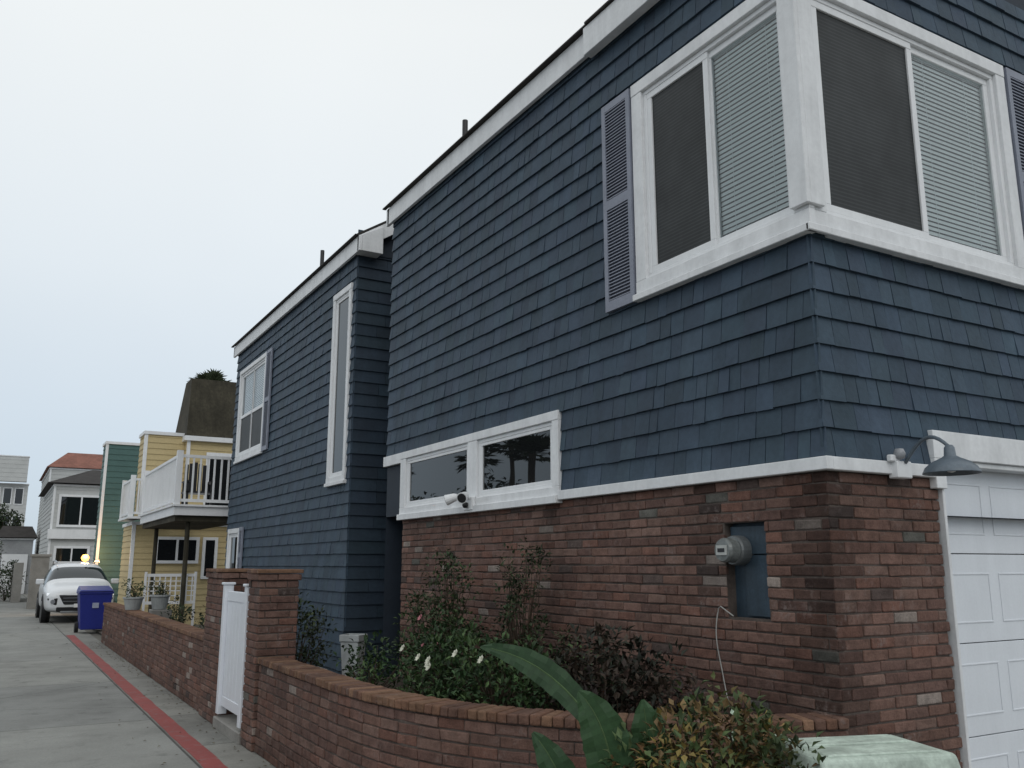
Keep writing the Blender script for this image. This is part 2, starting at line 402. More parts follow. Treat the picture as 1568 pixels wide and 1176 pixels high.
def shutter(name,P,u0,u1,z0,z1,n0=.028):
    mb=MB(); n1=n0+.03; zm=(z0+z1)/2
    mb.pbox(P,u0,u0+.045,n0,n1,z0,z1); mb.pbox(P,u1-.045,u1,n0,n1,z0,z1)
    for a,b in ((z0,z0+.08),(zm-.04,zm+.04),(z1-.06,z1)): mb.pbox(P,u0+.045,u1-.045,n0,n1-.001,a,b)
    z=z0+.085
    while z<z1-.07:
        if not(zm-.06<z<zm+.04):
            mb.box8([P(u0+.045,n0,z+.012),P(u1-.045,n0,z+.012),P(u1-.045,n1-.003,z),P(u0+.045,n1-.003,z),P(u0+.045,n0,z+.018),P(u1-.045,n0,z+.018),P(u1-.045,n1-.003,z+.008),P(u0+.045,n1-.003,z+.008)])
        z+=.027
    mb.pbox(P,u0+.04,u1-.04,n0-.004,n0+.002,z0,z1)
    mb.obj(name,'shutter',house,recalc=True)
shutter('shutter_near',PA,5.045,5.41,3.54,5.29); shutter('shutter_front',PF,6.26,6.62,3.54,5.29)
shutter('shutter_rear',PA,15.55,15.9,3.6,5.45); shutter('shutter_rear_low',PA,16.95,17.2,1.25,2.3)
niche=(3.92,4.27,1.28,1.86)
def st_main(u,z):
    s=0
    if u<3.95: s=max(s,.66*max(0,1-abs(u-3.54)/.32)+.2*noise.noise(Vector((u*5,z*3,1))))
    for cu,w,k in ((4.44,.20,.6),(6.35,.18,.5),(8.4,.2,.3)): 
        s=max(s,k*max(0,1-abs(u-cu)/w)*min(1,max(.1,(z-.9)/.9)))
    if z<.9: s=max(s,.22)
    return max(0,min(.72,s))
mb=MB()
bricks(mb,PA,3.43,9.5,.02,2.125,[niche],stain=st_main)
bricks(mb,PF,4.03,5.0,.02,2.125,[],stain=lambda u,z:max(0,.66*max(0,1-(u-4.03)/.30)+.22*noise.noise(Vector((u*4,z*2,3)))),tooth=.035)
bricks(mb,PF,7.5,8.5,.02,2.125,[])
mb.obj('brick_base','brick',house,bevel=.007,seg=2)
mb=MB()
sheet(mb,PA,3.44,9.5,0,2.13,[niche],depth=.12,n=-.008); sheet(mb,PF,4.04,5.0,0,2.13,[],n=-.008); sheet(mb,PF,7.5,8.5,0,2.13,[],n=-.008)
mb.face([(5.0,3.45,0),(5.0,3.62,0),(5.0,3.62,2.13),(5.0,3.45,2.13)])
mb.face([(4.04,9.5,0),(5.9,9.5,0),(5.9,9.5,2.75),(4.04,9.5,2.75)])
mb.obj('brick_mortar','mortar',house,recalc=False)
mb=MB(); mb.face([PA(3.92,-.08,1.28),PA(4.27,-.08,1.28),PA(4.27,-.08,1.86),PA(3.92,-.08,1.86)])
mb.pbox(PA,3.935,4.15,-.08,-.05,1.29,1.66); mb.pbox(PA,3.93,4.26,-.08,-.045,1.665,1.84)
mb.obj('meter_panel','bluepanel',house,bevel=.004)
e=empty('electric_meter')
T1=Matrix.Translation((WX,4.17,1.69))@Matrix.Rotation(-math.pi/2,4,'Y')
mb=MB(); mb.lathe(0,0,[(.092,-.06),(.092,.02),(.086,.035)],24,T=T1); mb.obj('ring','steel',e)
mb=MB(); mb.lathe(0,0,[(.076,.035),(.076,.10),(.066,.118),(.0,.12)],24,T=T1); mb.obj('glass_dome',surf('meter_body',(.19,.205,.20),.2,.25,20),e)
def tb8(x0,x1,y0,y1,z0,z1): return [T1@Vector(p) for p in [(x0,y0,z0),(x1,y0,z0),(x1,y1,z0),(x0,y1,z0),(x0,y0,z1),(x1,y0,z1),(x1,y1,z1),(x0,y1,z1)]]
mb=MB(); mb.box8(tb8(-.03,.03,-.045,.045,.119,.126)); mb.obj('label',surf('meter_label',(.45,.46,.44),.4,.1),e)
mb=MB(); mb.box8(tb8(-.012,.012,-.03,.03,.1265,.128)); mb.obj('display','black',e)
pts=[]
for i in range(24):
    t=i/23; pts.append((WX-.02-.01*math.sin(t*9),4.27+.04*math.sin(t*3.4)-.13*t*t+.06,1.33-.72*t))
pts=[(WX-.02,4.2,1.29),(WX-.03,4.3,1.345)]+pts
mb=MB(); mb.tube(pts,.0036,6); mb.obj('wall_cable',surf('cable',(.38,.38,.36),.6,.1))
mb=MB(); mb.pbox(PA,4.12,4.17,.0,.04,.60,.68); mb.pbox(PA,3.86,3.93,.0,.03,.64,.72); mb.pbox(PF,4.5,4.62,0,.02,.45,.55); mb.obj('outlet_boxes','black',house)
# twin-head security light under the lower windows
e=empty('security_light')
mb=MB(); mb.pbox(PA,7.61,7.79,.046,.085,2.12,2.25); mb.obj('base','white',e,bevel=.006)
for k,dy in enumerate((-.16,.16)):
    mb=MB(); d=Vector((-.7,dy*3.6,-.30)).normalized(); p=Vector((WX-.085,7.70,2.23))
    q=p+Vector((-.06,dy*.6,.03)); mb.tube([p,q],.013); mb.tube([q,q+d*.03,q+d*.12],[.025,.04,.054],14); mb.obj('spot_'+str(k+1),'white',e)
    l=MB(); l.tube([q+d*.121,q+d*.124],.045,14); l.obj('lens_'+str(k+1),'black',e)
mb=MB(); mb.lathe(WX-.11,7.70,[(.0,2.20),(.022,2.195),(.03,2.17),(.02,2.145),(.0,2.14)],12); mb.obj('motion_sensor','black',e,smooth=True)
# garage
g=empty('garage_door')
mb=MB(); y=CY+.10
zz=[0.02,.57,1.12,1.67,2.24]
for i in range(4):
    z0,z1=zz[i],zz[i+1]; mb.box(5.02,7.5,y,y+.04,z0+.003,z1-.003)
    for j in range(4):
        xa=5.12+j*.6; xb=xa+.50; a,b=z0+.12,z1-.12
        fr=.012
        mb.box(xa,xb,y-.005,y,a,a+fr); mb.box(xa,xb,y-.005,y,b-fr,b); mb.box(xa,xa+fr,y-.005,y,a+fr,b-fr); mb.box(xb-fr,xb,y-.005,y,a+fr,b-fr)
mb.obj('door_sections','door',g,bevel=.003)
mb=MB(); 
mb.box(4.95,7.6,3.375,3.43,2.245,2.42); mb.box(4.95,5.05,3.376,3.43,2.06,2.2445); mb.box(5.03,5.055,3.40,3.55,0,2.0595); mb.box(7.45,7.6,3.376,3.43,0,2.2445)
mb.box(5.05,7.45,3.40,3.50,2.21,2.244)
mb.obj('door_casing','trimwhite',g,bevel=.004)
mb=MB(); mb.box(5.0,7.5,3.60,3.62,0,2.3); mb.obj('door_back','interior',g)
e=empty('wall_lamp')
mb=MB(); mb.box(4.53,4.66,3.33,3.40,2.10,2.20); mb.box(4.49,4.57,3.34,3.375,2.195,2.235); mb.obj('junction_box','white',e,bevel=.006)
mb=MB(); 
arc=[(4.60,3.33,2.19)]+[(4.60-.02*t,3.33-.30*t,2.19+.13*math.sin(t*math.pi*.85)) for t in [i/10 for i in range(1,11)]]
mb.tube(arc,.011,8); top=Vector(arc[-1]); mb.obj('gooseneck','lampgrey',e,smooth=True)
cx,cy,cz=top.x,top.y,top.z
mb=MB(); mb.lathe(cx,cy,[(.018,cz+.01),(.028,cz-.005),(.032,cz-.05),(.05,cz-.062),(.10,cz-.085),(.135,cz-.115),(.150,cz-.145),(.150,cz-.150),(.13,cz-.12),(.09,cz-.092),(.02,cz-.07)],28)
mb.obj('shade','lampgrey',e,smooth=True)
mb=MB(); mb.lathe(cx,cy,[(.012,cz-.07),(.03,cz-.09),(.034,cz-.115),(.02,cz-.14),(.0,cz-.146)],14); mb.obj('bulb','white',e,smooth=True)
mb=MB(); mb.lathe(4.56,3.335,[(.0,2.275),(.025,2.27),(.035,2.245),(.03,2.215),(.0,2.205)],14); mb.obj('sensor',surf('sensor_glass',(.30,.31,.33),.2),e,smooth=True)
# ------------------------------------------------------------ GARDEN WALLS
CZ=.80; OX=2.13
curve=[(4.03,3.40),(3.7,3.52),(3.4,3.66),(3.1,3.85),(2.8,4.12),(2.55,4.45),(2.36,4.82),(2.23,5.2),(2.16,5.6),(OX,6.1),(OX,7.0),(OX,8.15)]
ip=Path(curve)
q=ip(3.0,.1,0); sgn=1 if q[0]<ip(3.0,0,0)[0] else -1
def mk(sg,off): 
    return lambda u,n,z: ip(u,sg*(n+off),z)
e=empty('brick_planter_wall')
mb=MB(); bricks(mb,mk(sgn,0),0,ip.len,.01,CZ-.06,stain=lambda u,z:.3 if z<.15 else .08,bl=.2); bricks(mb,mk(-sgn,.2),0,ip.len,.35,CZ-.06)
mb.obj('wall_bricks','brick',e,bevel=.006,seg=2)
COP=[(.205,.118,.075),(.185,.102,.066),(.17,.092,.063),(.225,.132,.085),(.145,.083,.062)]
mb=MB(); u=0
while u<ip.len-.02:
    v=min(u+.0665,ip.len); a,b=u+.002,v-.002; c=random.choice(COP); vv=U(.85,1.1); c=tuple(x*vv for x in c)
    P=mk(sgn,0); j=lambda:U(-.004,.004); z0,z1=CZ-.055,CZ+.0+U(-.003,.003)
    mb.box8([P(a,-.215+j(),z0),P(b,-.215+j(),z0),P(b,.018+j(),z0),P(a,.018+j(),z0),P(a,-.215+j(),z1),P(b,-.215+j(),z1),P(b,.018+j(),z1),P(a,.018+j(),z1)],c); u=v
mb.obj('rowlock_coping','brick',e,bevel=.009,seg=2)
mb=MB(); P=mk(sgn,0); st=40
for i in range(st):
    a,b=ip.len*i/st,ip.len*(i+1)/st
    mb.box8([P(a,-.19,0),P(b,-.19,0),P(b,-.008,0),P(a,-.008,0),P(a,-.19,CZ-.010),P(b,-.19,CZ-.010),P(b,-.008,CZ-.010),P(a,-.008,CZ-.010)])
mb.obj('mortar_core','mortar',e)
mb=MB(); inner=[P(ip.len*i/30,-.15,.56) for i in range(31)]
for i in range(30):
    a,b=inner[i],inner[i+1]; mb.face([a,b,(4.03,b[1],.56),(4.03,a[1],.56)])
mb.obj('planter_soil','soil',recalc=False)
def pillar(y0,y1,x0,x1,h,name='brick_pillar'):
    e=empty(name); mb=MB()
    for P,a,b in ((lambda u,n,z:(x0-n,u,z),y0,y1),(lambda u,n,z:(x1+n,u,z),y0,y1),(lambda u,n,z:(u,y0-n,z),x0,x1),(lambda u,n,z:(u,y1+n,z),x0,x1)):
        bricks(mb,P,a,b,.01,h-.10,bl=.2,thick=.02)
    for i in range(int((y1-y0+.06)/.0665)):
        a=y0-.03+i*.0665; c=random.choice(COP); mb.box(x0-.03,x1+.03,a+.002,a+.0645,h-.035,h+U(-.003,.003),c)
    for P,a,b in ((lambda u,n,z:(x0-.018-n,u,z),y0-.018,y1+.018),(lambda u,n,z:(u,y0-.018-n,z),x0-.018,x1+.018),(lambda u,n,z:(x1+.018+n,u,z),y0-.018,y1+.018)):
        bricks(mb,P,a,b,h-.10,h-.037,bl=.2,thick=.04)
    mb.obj('bricks','brick',e,bevel=.006)
    mb=MB(); mb.box(x0+.008,x1-.008,y0+.008,y1-.008,0,h-.04); mb.obj('core','mortar',e)
pillar(8.17,8.55,OX-.03,OX+.33,1.56); pillar(9.66,10.45,OX-.03,OX+.33,1.56)
e=empty('white_gate')
mb=MB()
for (a,b) in ((8.59,8.68),(9.50,9.59)): mb.box(OX-.04,OX+.05,a,b,.14,1.40)
mb.box(OX-.055,OX+.065,8.575,8.695,1.40,1.425); mb.box(OX-.055,OX+.065,9.485,9.605,1.40,1.425)
mb.box(OX-.01,OX+.03,8.68,9.50,.22,.32); mb.box(OX-.01,OX+.03,8.68,9.50,1.24,1.34)
for i in range(6): a=8.685+i*.136; mb.box(OX-.003,OX+.022,a,a+.13,.32,1.24)
mb.obj('gate_leaf','gateW',e,bevel=.005)
mb=MB(); mb.box(OX-.05,OX+.5,8.56,9.64,0,.11); mb.obj('gate_step','concrete',bevel=.01)
e=empty('brick_garden_wall')
mb=MB(); PW=lambda u,n,z:(OX-n,u,z); PW2=lambda u,n,z:(OX+.2+n,u,z); FZ=.82
bricks(mb,PW,10.45,20.9,.01,FZ-.05,stain=lambda u,z:.2 if z<.12 else 0); bricks(mb,PW2,10.45,20.9,.01,FZ-.05)
bricks(mb,lambda u,n,z:(u,20.9+n,z),OX,OX+.2,.01,FZ-.05)
mb.obj('wall_bricks','brick',e,bevel=.005)
mb=MB(); u=10.45
while u<20.9:
    mb.box(OX-.02,OX+.22,u+.002,u+.064,FZ-.05,FZ+U(-.003,.003),random.choice(COP)); u+=.0665
mb.obj('rowlock_coping','brick',e,bevel=.005)
mb=MB(); mb.box(OX+.009,OX+.191,10.45,20.89,0,FZ-.008); mb.obj('core','mortar',e)
# ------------------------------------------------------------ GROUND
def plane(name,x0,x1,y0,y1,z,mat,parent=None):
    mb=MB(); mb.face([(x0,y0,z),(x1,y0,z),(x1,y1,z),(x0,y1,z)]); return mb.obj(name,mat,parent,recalc=False)
plane('ground',-400,400,-400,400,0,surf('dry_ground',(.16,.15,.13),.95,.4,.3,8,.4))
def concmat(name,base,bw,bh,off=(0,0)):
    m,nt,b=newmat(name)
    g=N(nt,'ShaderNodeNewGeometry'); pos=g.outputs['Position']
    mp=N(nt,'ShaderNodeMapping'); mp.inputs['Location'].default_value=(off[0],off[1],0); L(nt,pos,mp.inputs[0])
    bt=N(nt,'ShaderNodeTexBrick'); bt.offset=0; bt.inputs['Scale'].default_value=1; bt.inputs['Brick Width'].default_value=bw; bt.inputs['Row Height'].default_value=bh
    bt.inputs['Mortar Size'].default_value=.010; bt.inputs['Mortar Smooth'].default_value=.3; bt.inputs['Bias'].default_value=0
    bt.inputs['Color1'].default_value=(.88,.88,.88,1); bt.inputs['Color2'].default_value=(1.08,1.07,1.04,1); bt.inputs['Mortar'].default_value=(.35,.34,.33,1)
    L(nt,mp.outputs[0],bt.inputs[0])
    n1=noise_node(nt,.8,8,.65,pos); n2=noise_node(nt,60,4,.7,pos); n3=noise_node(nt,3,8,.7,pos); n4=noise_node(nt,.33,5,.7,pos)
    c=mixc(nt,'MULTIPLY',1,base,bt.outputs[0])
    c=mixc(nt,'MULTIPLY',1,c,ramp(nt,n1.outputs[0],[(.3,.78),(.7,1.12)]).outputs[0])
    c=mixc(nt,'MULTIPLY',1,c,ramp(nt,n2.outputs[0],[(.3,.86),(.7,1.1)]).outputs[0])
    c=mixc(nt,'MULTIPLY',1,c,ramp(nt,n3.outputs[0],[(.32,.72),(.45,1.0)]).outputs[0])
    c=mixc(nt,'MULTIPLY',1,c,ramp(nt,n4.outputs[0],[(.38,.80),(.5,1.04)]).outputs[0])
    v=N(nt,'ShaderNodeTexVoronoi',feature='DISTANCE_TO_EDGE'); v.inputs['Scale'].default_value=.28
    ns=mixc(nt,'MIX',.12,pos,n3.outputs[1]); L(nt,ns,v.inputs[0])
    c=mixc(nt,'MULTIPLY',1,c,ramp(nt,v.outputs[0],[(.0,.6),(.004,1.)]).outputs[0])
    L(nt,c,b.inputs['Base Color']); b.inputs['Roughness'].default_value=.85; b.inputs['Specular IOR Level'].default_value=.25
    bp=N(nt,'ShaderNodeBump'); bp.inputs['Strength'].default_value=.3; bp.inputs['Distance'].default_value=.004
    L(nt,n2.outputs[0],bp.inputs['Height']); L(nt,bp.outputs[0],b.inputs['Normal']); return m
plane('alley_pavement',-3.2,1.62,-20,80,.004,concmat('alley_concrete',(.265,.27,.26),2.41,3.6,(.8,.4)))
plane('alley_gutter_pavement',1.62,OX+.02,-20,80,.008,concmat('gutter_concrete',(.255,.255,.24),50,1.8,(1,.3)))
m,nt,b=newmat('red_curb_paint'); gg=N(nt,'ShaderNodeNewGeometry'); n1=noise_node(nt,9,8,.75,gg.outputs['Position']); n2=noise_node(nt,1.1,4,.6,gg.outputs['Position'])
c=mixc(nt,'MIX',ramp(nt,n1.outputs[0],[(.52,0),(.70,.75)]).outputs[0],(.27,.045,.04),(.20,.17,.16)); c=mixc(nt,'MULTIPLY',1,c,ramp(nt,n2.outputs[0],[(.3,.78),(.7,1.1)]).outputs[0])
L(nt,c,b.inputs['Base Color']); b.inputs['Roughness'].default_value=.7
mb=MB(); 
for i in range(78):
    y0=i*.3; y1=y0+.3; w=lambda y:.014*noise.noise(Vector((y*2,0,0))); 
    mb.face([(1.63+w(y0),y0,.012),(1.80+w(y0+9),y0,.012),(1.80+w(y1+9),y1,.012),(1.63+w(y1),y1,.012)])
mb.obj('red_painted_line',m,recalc=False)
plane('driveway_pavement',OX+.02,9,-20,3.35,.006,concmat('drive_concrete',(.24,.235,.22),2.4,2.4))
plane('patio_pavement',OX+.2,4.03,8.6,26,.05,surf('patio',(.14,.12,.10),.9,.3))
# ------------------------------------------------------------ PLANTS
def leafquad(mb,p,d,up,l,w,col,fold=.25):
    d=d.normalized(); s=d.cross(up); 
    if s.length<.01: s=Vector((1,0,0))
    s.normalize(); n=s.cross(d)
    a=p; b=p+d*l*.45+s*w*.5+n*w*fold; c=p+d*l-n*l*.12; e=p+d*l*.45-s*w*.5+n*w*fold; mid=p+d*l*.5
    mb.face([a,b,c,mid],col); mb.face([a,mid,c,e],col)
def rv(): 
    while True:
        v=Vector((U(-1,1),U(-1,1),U(-1,1)))
        if .05<v.length<1: return v
def foliage(name,blobs,leaf,cols,stemcol=(.07,.05,.035),root=None,flowers=None,tight=1,fcol=(.72,.72,.60)):
    e=empty(name); mb=MB(); st=MB()
    for (cx,cy,cz,rx,ry,rz,n) in blobs:
        c=Vector((cx,cy,cz)); ncl=max(4,n//22)
        rb=Vector((cx+U(-.03,.03),cy+U(-.03,.03),root if root is not None else cz-rz))
        for k in range(ncl):
            v=rv(); v=v.normalized()*(v.length**.5); p=c+Vector((v.x*rx,v.y*ry,v.z*rz))
            mid=rb.lerp(p,.5)+Vector((U(-.05,.05),U(-.05,.05),U(0,.05)))
            st.tube([rb,mid,p],[.007,.005,.002],5,stemcol,caps=False)
            shade=U(.5,1.35); cc=random.choice(cols); cr=leaf*U(1.2,2.4)*tight
            for i in range(n//ncl):
                q=p+rv()*cr; d=(q-p).normalized()*.6+rv()*.6+Vector((0,0,.15))
                s=shade*U(.75,1.25); col=tuple(x*s for x in cc)
                leafquad(mb,q,d,Vector((U(-.4,.4),U(-.4,.4),1)),leaf*U(.7,1.2),leaf*U(.4,.6),col)
    mb.obj('leaves','leaf',e,recalc=False); st.obj('stems','leaf',e,recalc=False)
    if flowers:
        fm=MB()
        for (x,y,z) in flowers:
            for k in range(7):
                t=k*math.pi*2/7; d=Vector((math.cos(t)*.5-.5,math.sin(t),.35+math.cos(t)*.8)); leafquad(fm,Vector((x,y,z)),d,Vector((-1,-.6,.6)),.036,.026,fcol)
        fm.obj('flowers','leaf',e,recalc=False)
    return e
G1=[(.045,.085,.03),(.035,.07,.028),(.06,.10,.035)]
G2=[(.028,.05,.022),(.04,.06,.028),(.05,.065,.03)]
G3=[(.04,.028,.024),(.028,.032,.022),(.05,.036,.026)]
foliage('rose_bush',[(3.50,7.45,.98,.30,.38,.38,1300),(3.65,7.45,1.42,.20,.28,.30,480),(3.4,6.9,.9,.3,.35,.32,1000)],.05,G1+G2,root=.55,flowers=[(3.15,6.9,.95),(3.25,7.2,1.15),(3.2,6.7,.98)],fcol=(.55,.22,.25))
foliage('climbing_rose',[(3.72,6.40,1.08,.17,.24,.42,800),(3.76,6.30,1.55,.13,.22,.24,380),(3.7,5.9,.95,.15,.3,.3,400)],.045,G2,root=.55)
foliage('gardenia_bush',[(3.0,6.2,.82,.33,.5,.24,1700),(3.05,5.5,.82,.38,.45,.26,1700),(3.3,4.95,.80,.3,.35,.24,1000),(2.75,7.0,.76,.25,.4,.22,700)],.055,G1+[(.025,.055,.02)],root=.5,
    flowers=[(2.66,5.75,.93),(2.70,5.82,.90),(2.64,5.70,.96),(2.72,5.45,1.02),(2.70,6.0,.95),(2.75,6.4,.98),(2.78,5.2,1.0)])
foliage('dark_leaf_shrub',[(3.30,4.6,.92,.27,.27,.25,1300),(3.5,4.3,.82,.24,.22,.2,700),(3.15,4.35,.82,.15,.12,.13,300)],.06,G3,root=.5)
foliage('ground_plant',[(3.6,4.0,.66,.2,.15,.12,300)],.05,G2,root=.5)
foliage('small_shrub',[(3.0,9.9,.80,.3,.4,.42,900),(2.85,10.5,.65,.2,.2,.3,250)],.06,G2,root=.1)
foliage('patio_shrub',[(3.2,13,.6,.35,.9,.28,500),(3.3,15.5,.65,.35,.9,.28,500),(3.0,18,.7,.3,.8,.25,400)],.07,G2+G1,root=.1)
CR=[(.20,.15,.045),(.15,.10,.045),(.11,.13,.045),(.075,.11,.04),(.19,.11,.055),(.06,.09,.035)]
foliage('croton_bush',[(2.56,2.80,.77,.30,.25,.29,2300),(2.38,2.92,.62,.25,.25,.3,1000),(2.62,2.6,.62,.3,.25,.32,1200)],.048,CR,root=.02,tight=1.2)
foliage('succulent_ground_plant',[(2.85,2.98,.82,.08,.06,.05,40)],.06,[(.45,.55,.44),(.32,.4,.3)],root=.1)
def paddle(mb,pts,width,col,side,fold=.22):
    pts=[Vector(p) for p in pts]; n=26; ctr=[]; side=Vector(side)
    for i in range(n+1):
        t=i/n; a=pts[0].lerp(pts[1],t); b=pts[1].lerp(pts[2],t); ctr.append(a.lerp(b,t))
    prev=None
    for i,c in enumerate(ctr):
        t=i/n; d=(ctr[min(i+1,n)]-ctr[max(i-1,0)]).normalized(); s=(side-d*side.dot(d)).normalized(); up=s.cross(d)
        w=width*max(.02,math.sin(math.pi*min(1,t*.97+.03)))**.62*(1-.15*t)*(1+.03*math.sin(i*1.9)); wv=.007*math.sin(i*1.3)
        row=[c-s*w+up*(w*fold*.5+wv),c-s*w*.5+up*w*fold*.5,c,c+s*w*.5+up*w*fold*.5,c+s*w+up*(w*fold*.5-wv)]
        if prev:
            for j in range(4): 
                v=(.93+.12*(i%2)); mb.face([prev[j],prev[j+1],row[j+1],row[j]],tuple(x*v for x in col))
        prev=row
    return ctr
e=empty('bird_of_paradise_plant'); mb=MB(); st=MB()
base=Vector((2.38,3.15,0.0)); SD=(.78,-.60,0)
lv=[((2.28,3.18,.88),(2.22,3.46,1.20),(1.99,3.74,1.23),.065,(.030,.062,.028),(.45,-.1,.9)),
    ((2.24,3.05,.55),(2.22,3.0,.95),(2.10,3.10,1.10),.105,(.038,.082,.034),(.75,-.5,.2)),
    ((2.40,3.08,.50),(2.38,2.98,.85),(2.36,3.02,1.06),.095,(.042,.09,.038),(.8,-.5,-.1)),
    ((2.15,3.15,.42),(2.10,3.14,.75),(1.98,3.26,.93),.085,(.034,.072,.032),(.7,-.5,.4)),
    ((2.48,3.18,.50),(2.52,3.2,.85),(2.60,3.22,.98),.075,(.035,.07,.03),(.8,-.5,-.3)),
    ((2.20,2.95,.40),(2.16,2.88,.68),(2.10,2.84,.86),.10,(.042,.088,.036),SD)]
for a,b,c,w,col,sd in lv:
    ct=paddle(mb,(a,b,c),w,col,sd); st.tube([base+Vector((U(-.05,.05),U(-.05,.05),0)),Vector(a)],[.014,.008],6,(.06,.11,.04))
    st.tube(ct[::3],[.006-.0005*i for i in range(len(ct[::3]))],5,(.08,.13,.055),caps=False)
mb.obj('leaves','leaf',e,recalc=False,smooth=True); st.obj('stems','leaf',e,recalc=False)
mb=MB()
for i in range(260):
    y=U(4,21); x=OX-abs(random.gauss(0,.12))-.01 if R()<.75 else U(1.2,2.1)
    if y<8 : x=min(x,OX-.02)
    leafquad(mb,Vector((x,y,.014)),Vector((U(-1,1),U(-1,1),.1)),Vector((0,0,1)),U(.02,.05),U(.012,.025),random.choice([(.10,.07,.03),(.07,.05,.025),(.12,.10,.04)]))
mb.obj('fallen_leaves','leaf',recalc=False)
# ------------------------------------------------------------ UTILITY BOX
w,d=.30,.22
Tm=Matrix.Translation((3.02,2.50,0))@Matrix.Rotation(math.radians(-18),4,'Z')
def rr(x,y,z): return tuple(Tm@Vector((x,y,z)))
def tbox(mb,x0,x1,y0,y1,z0,z1,ta=0): 
    mb.box8([rr(x0,y0,z0),rr(x1,y0,z0),rr(x1,y1,z0),rr(x0,y1,z0),rr(x0+ta,y0+ta,z1),rr(x1-ta,y0+ta,z1),rr(x1-ta,y1-ta,z1),rr(x0+ta,y1-ta,z1)])
e=empty('utility_box')
mb=MB(); tbox(mb,-w+.02,w-.02,-d+.02,d-.02,0,.80); mb.obj('cabinet','utility',e,bevel=.02,seg=3)
mb=MB(); tbox(mb,-w,w,-d,d,.80,.905,.02); mb.obj('lid','utility',e,bevel=.018,seg=3)
mb=MB(); tbox(mb,-w+.06,w-.06,-d+.05,-.02,.905,.912,.01); tbox(mb,-w+.06,w-.06,.02,d-.05,.905,.912,.01); tbox(mb,-.05,.05,-d-.01,-d+.02,.70,.78); mb.obj('lid_panel','utility',e,bevel=.003)
# ------------------------------------------------------------ POTS
def pot(name,x,y,z0,h,r,leafc=None,sq=False):
    e=empty(name); mb=MB(); mb.lathe(x,y,[(r*.72,z0),(r*.95,z0+h*.85),(r*1.05,z0+h*.86),(r*1.05,z0+h),(r*.92,z0+h),(r*.9,z0+h*.9)],4 if sq else 20)
    mb.obj('pot','pot',e,bevel=.004)
    if leafc:
        f=foliage('plant',[(x,y,z0+h+.12,.14,.14,.14,240)],.055,leafc,root=z0+h*.9); f.parent=e
pot('flower_pot',2.92,7.95,.56,.42,.13,None,True)
pot('flower_pot',2.23,17.3,FZ+.004,.22,.17,G1); pot('flower_pot',2.75,17.8,.8,.26,.17,G2)
mb=MB(); mb.box(2.6,2.95,17.6,18.0,.05,.795); mb.obj('plant_stand','concrete',bevel=.01)
mb=MB(); mb.box(2.5,2.95,8.7,9.0,.05,.60); mb.obj('concrete_planter_block','concrete',bevel=.01)
# ------------------------------------------------------------ NEIGHBOURS
def siding(mb,P,u0,u1,z0,z1,ex=.14):
    z=z0
    while z<z1-.001:
        zt=min(z+ex,z1)
        mb.box8([P(u0,-.01,z),P(u1,-.01,z),P(u1,.022,z),P(u0,.022,z),P(u0,-.01,zt),P(u1,-.01,zt),P(u1,.004,zt),P(u0,.004,zt)])
        z+=ex
def simplewin(par,P,a,b,c,d,t=.1,mull=0,mat='darkglass'):
    mb=MB(); mb.pbox(P,a-t,b+t,.0,.06,d,d+t); mb.pbox(P,a-t,b+t,.0,.06,c-t,c); mb.pbox(P,a-t,a,.0,.058,c,d); mb.pbox(P,b,b+t,.0,.058,c,d)
    for i in range(mull): u=a+(b-a)*(i+1)/(mull+1); mb.pbox(P,u-.03,u+.03,.031,.055,c,d)
    mb.obj('window_trim','white',par)
    mb=MB(); mb.pbox(P,a,b,.0,.03,c,d); mb.obj('window_glass',mat,par)
def body(par,x0,x1,y0,y1,z0,z1,mat,sid=True,ex=.16,trim=True):
    mb=MB(); mb.box(x0+.03,x1,y0+.03,y1,z0,z1)
    if sid:
        siding(mb,lambda u,n,z:(u,y0-n,z),x0,x1,z0,z1,ex); siding(mb,lambda u,n,z:(x0-n,u,z),y0,y1,z0,z1,ex)
    mb.obj('walls',mat,par)
    if trim:
        mb=MB(); mb.box(x0-.05,x1+.05,y0-.06,y1+.05,z1+.001,z1+.09); mb.box(x0-.028,x0+.06,y0-.032,y0+.06,z0,z1-.001); mb.obj('trim','white',par)
def railing(mb,p0,p1,z0,h=1.0,sp=.13,r=.018,posts=(1,1)):
    p0=Vector(p0);p1=Vector(p1);d=p1-p0;n=max(1,int(d.length/sp)); dn=d.normalized()*.062
    s=Vector((-d.y,d.x)).normalized()*.03; a0=p0+dn; a1=p1-dn
    for za,zb in ((z0+.06,z0+.12),(z0+h-.06,z0+h)):
        mb.box8([(a0.x-s.x,a0.y-s.y,za),(a1.x-s.x,a1.y-s.y,za),(a1.x+s.x,a1.y+s.y,za),(a0.x+s.x,a0.y+s.y,za),(a0.x-s.x,a0.y-s.y,zb),(a1.x-s.x,a1.y-s.y,zb),(a1.x+s.x,a1.y+s.y,zb),(a0.x+s.x,a0.y+s.y,zb)])
    for i in range(1,n):
        q=p0+d*i/n; mb.box(q.x-r,q.x+r,q.y-r,q.y+r,z0+.12,z0+h-.06)
    for q,k in ((p0,posts[0]),(p1,posts[1])):
        if k: mb.box(q.x-.06,q.x+.06,q.y-.06,q.y+.06,z0,z0+h+.08)
yh=empty('yellow_house')
body(yh,3.2,10,26,28.0,0,2.66,'yellow'); body(yh,3.32,5.2,26.02,27.0,2.85,5.15,'yellow'); body(yh,4.38,10,25.7,28,2.84,5.0,'yellow',trim=False)
mb=MB(); mb.box(4.28,10.1,25.55,28.1,5.0,5.13); mb.box(4.36,4.45,25.64,25.7,2.85,4.999); mb.obj('eave_trim','white',yh)
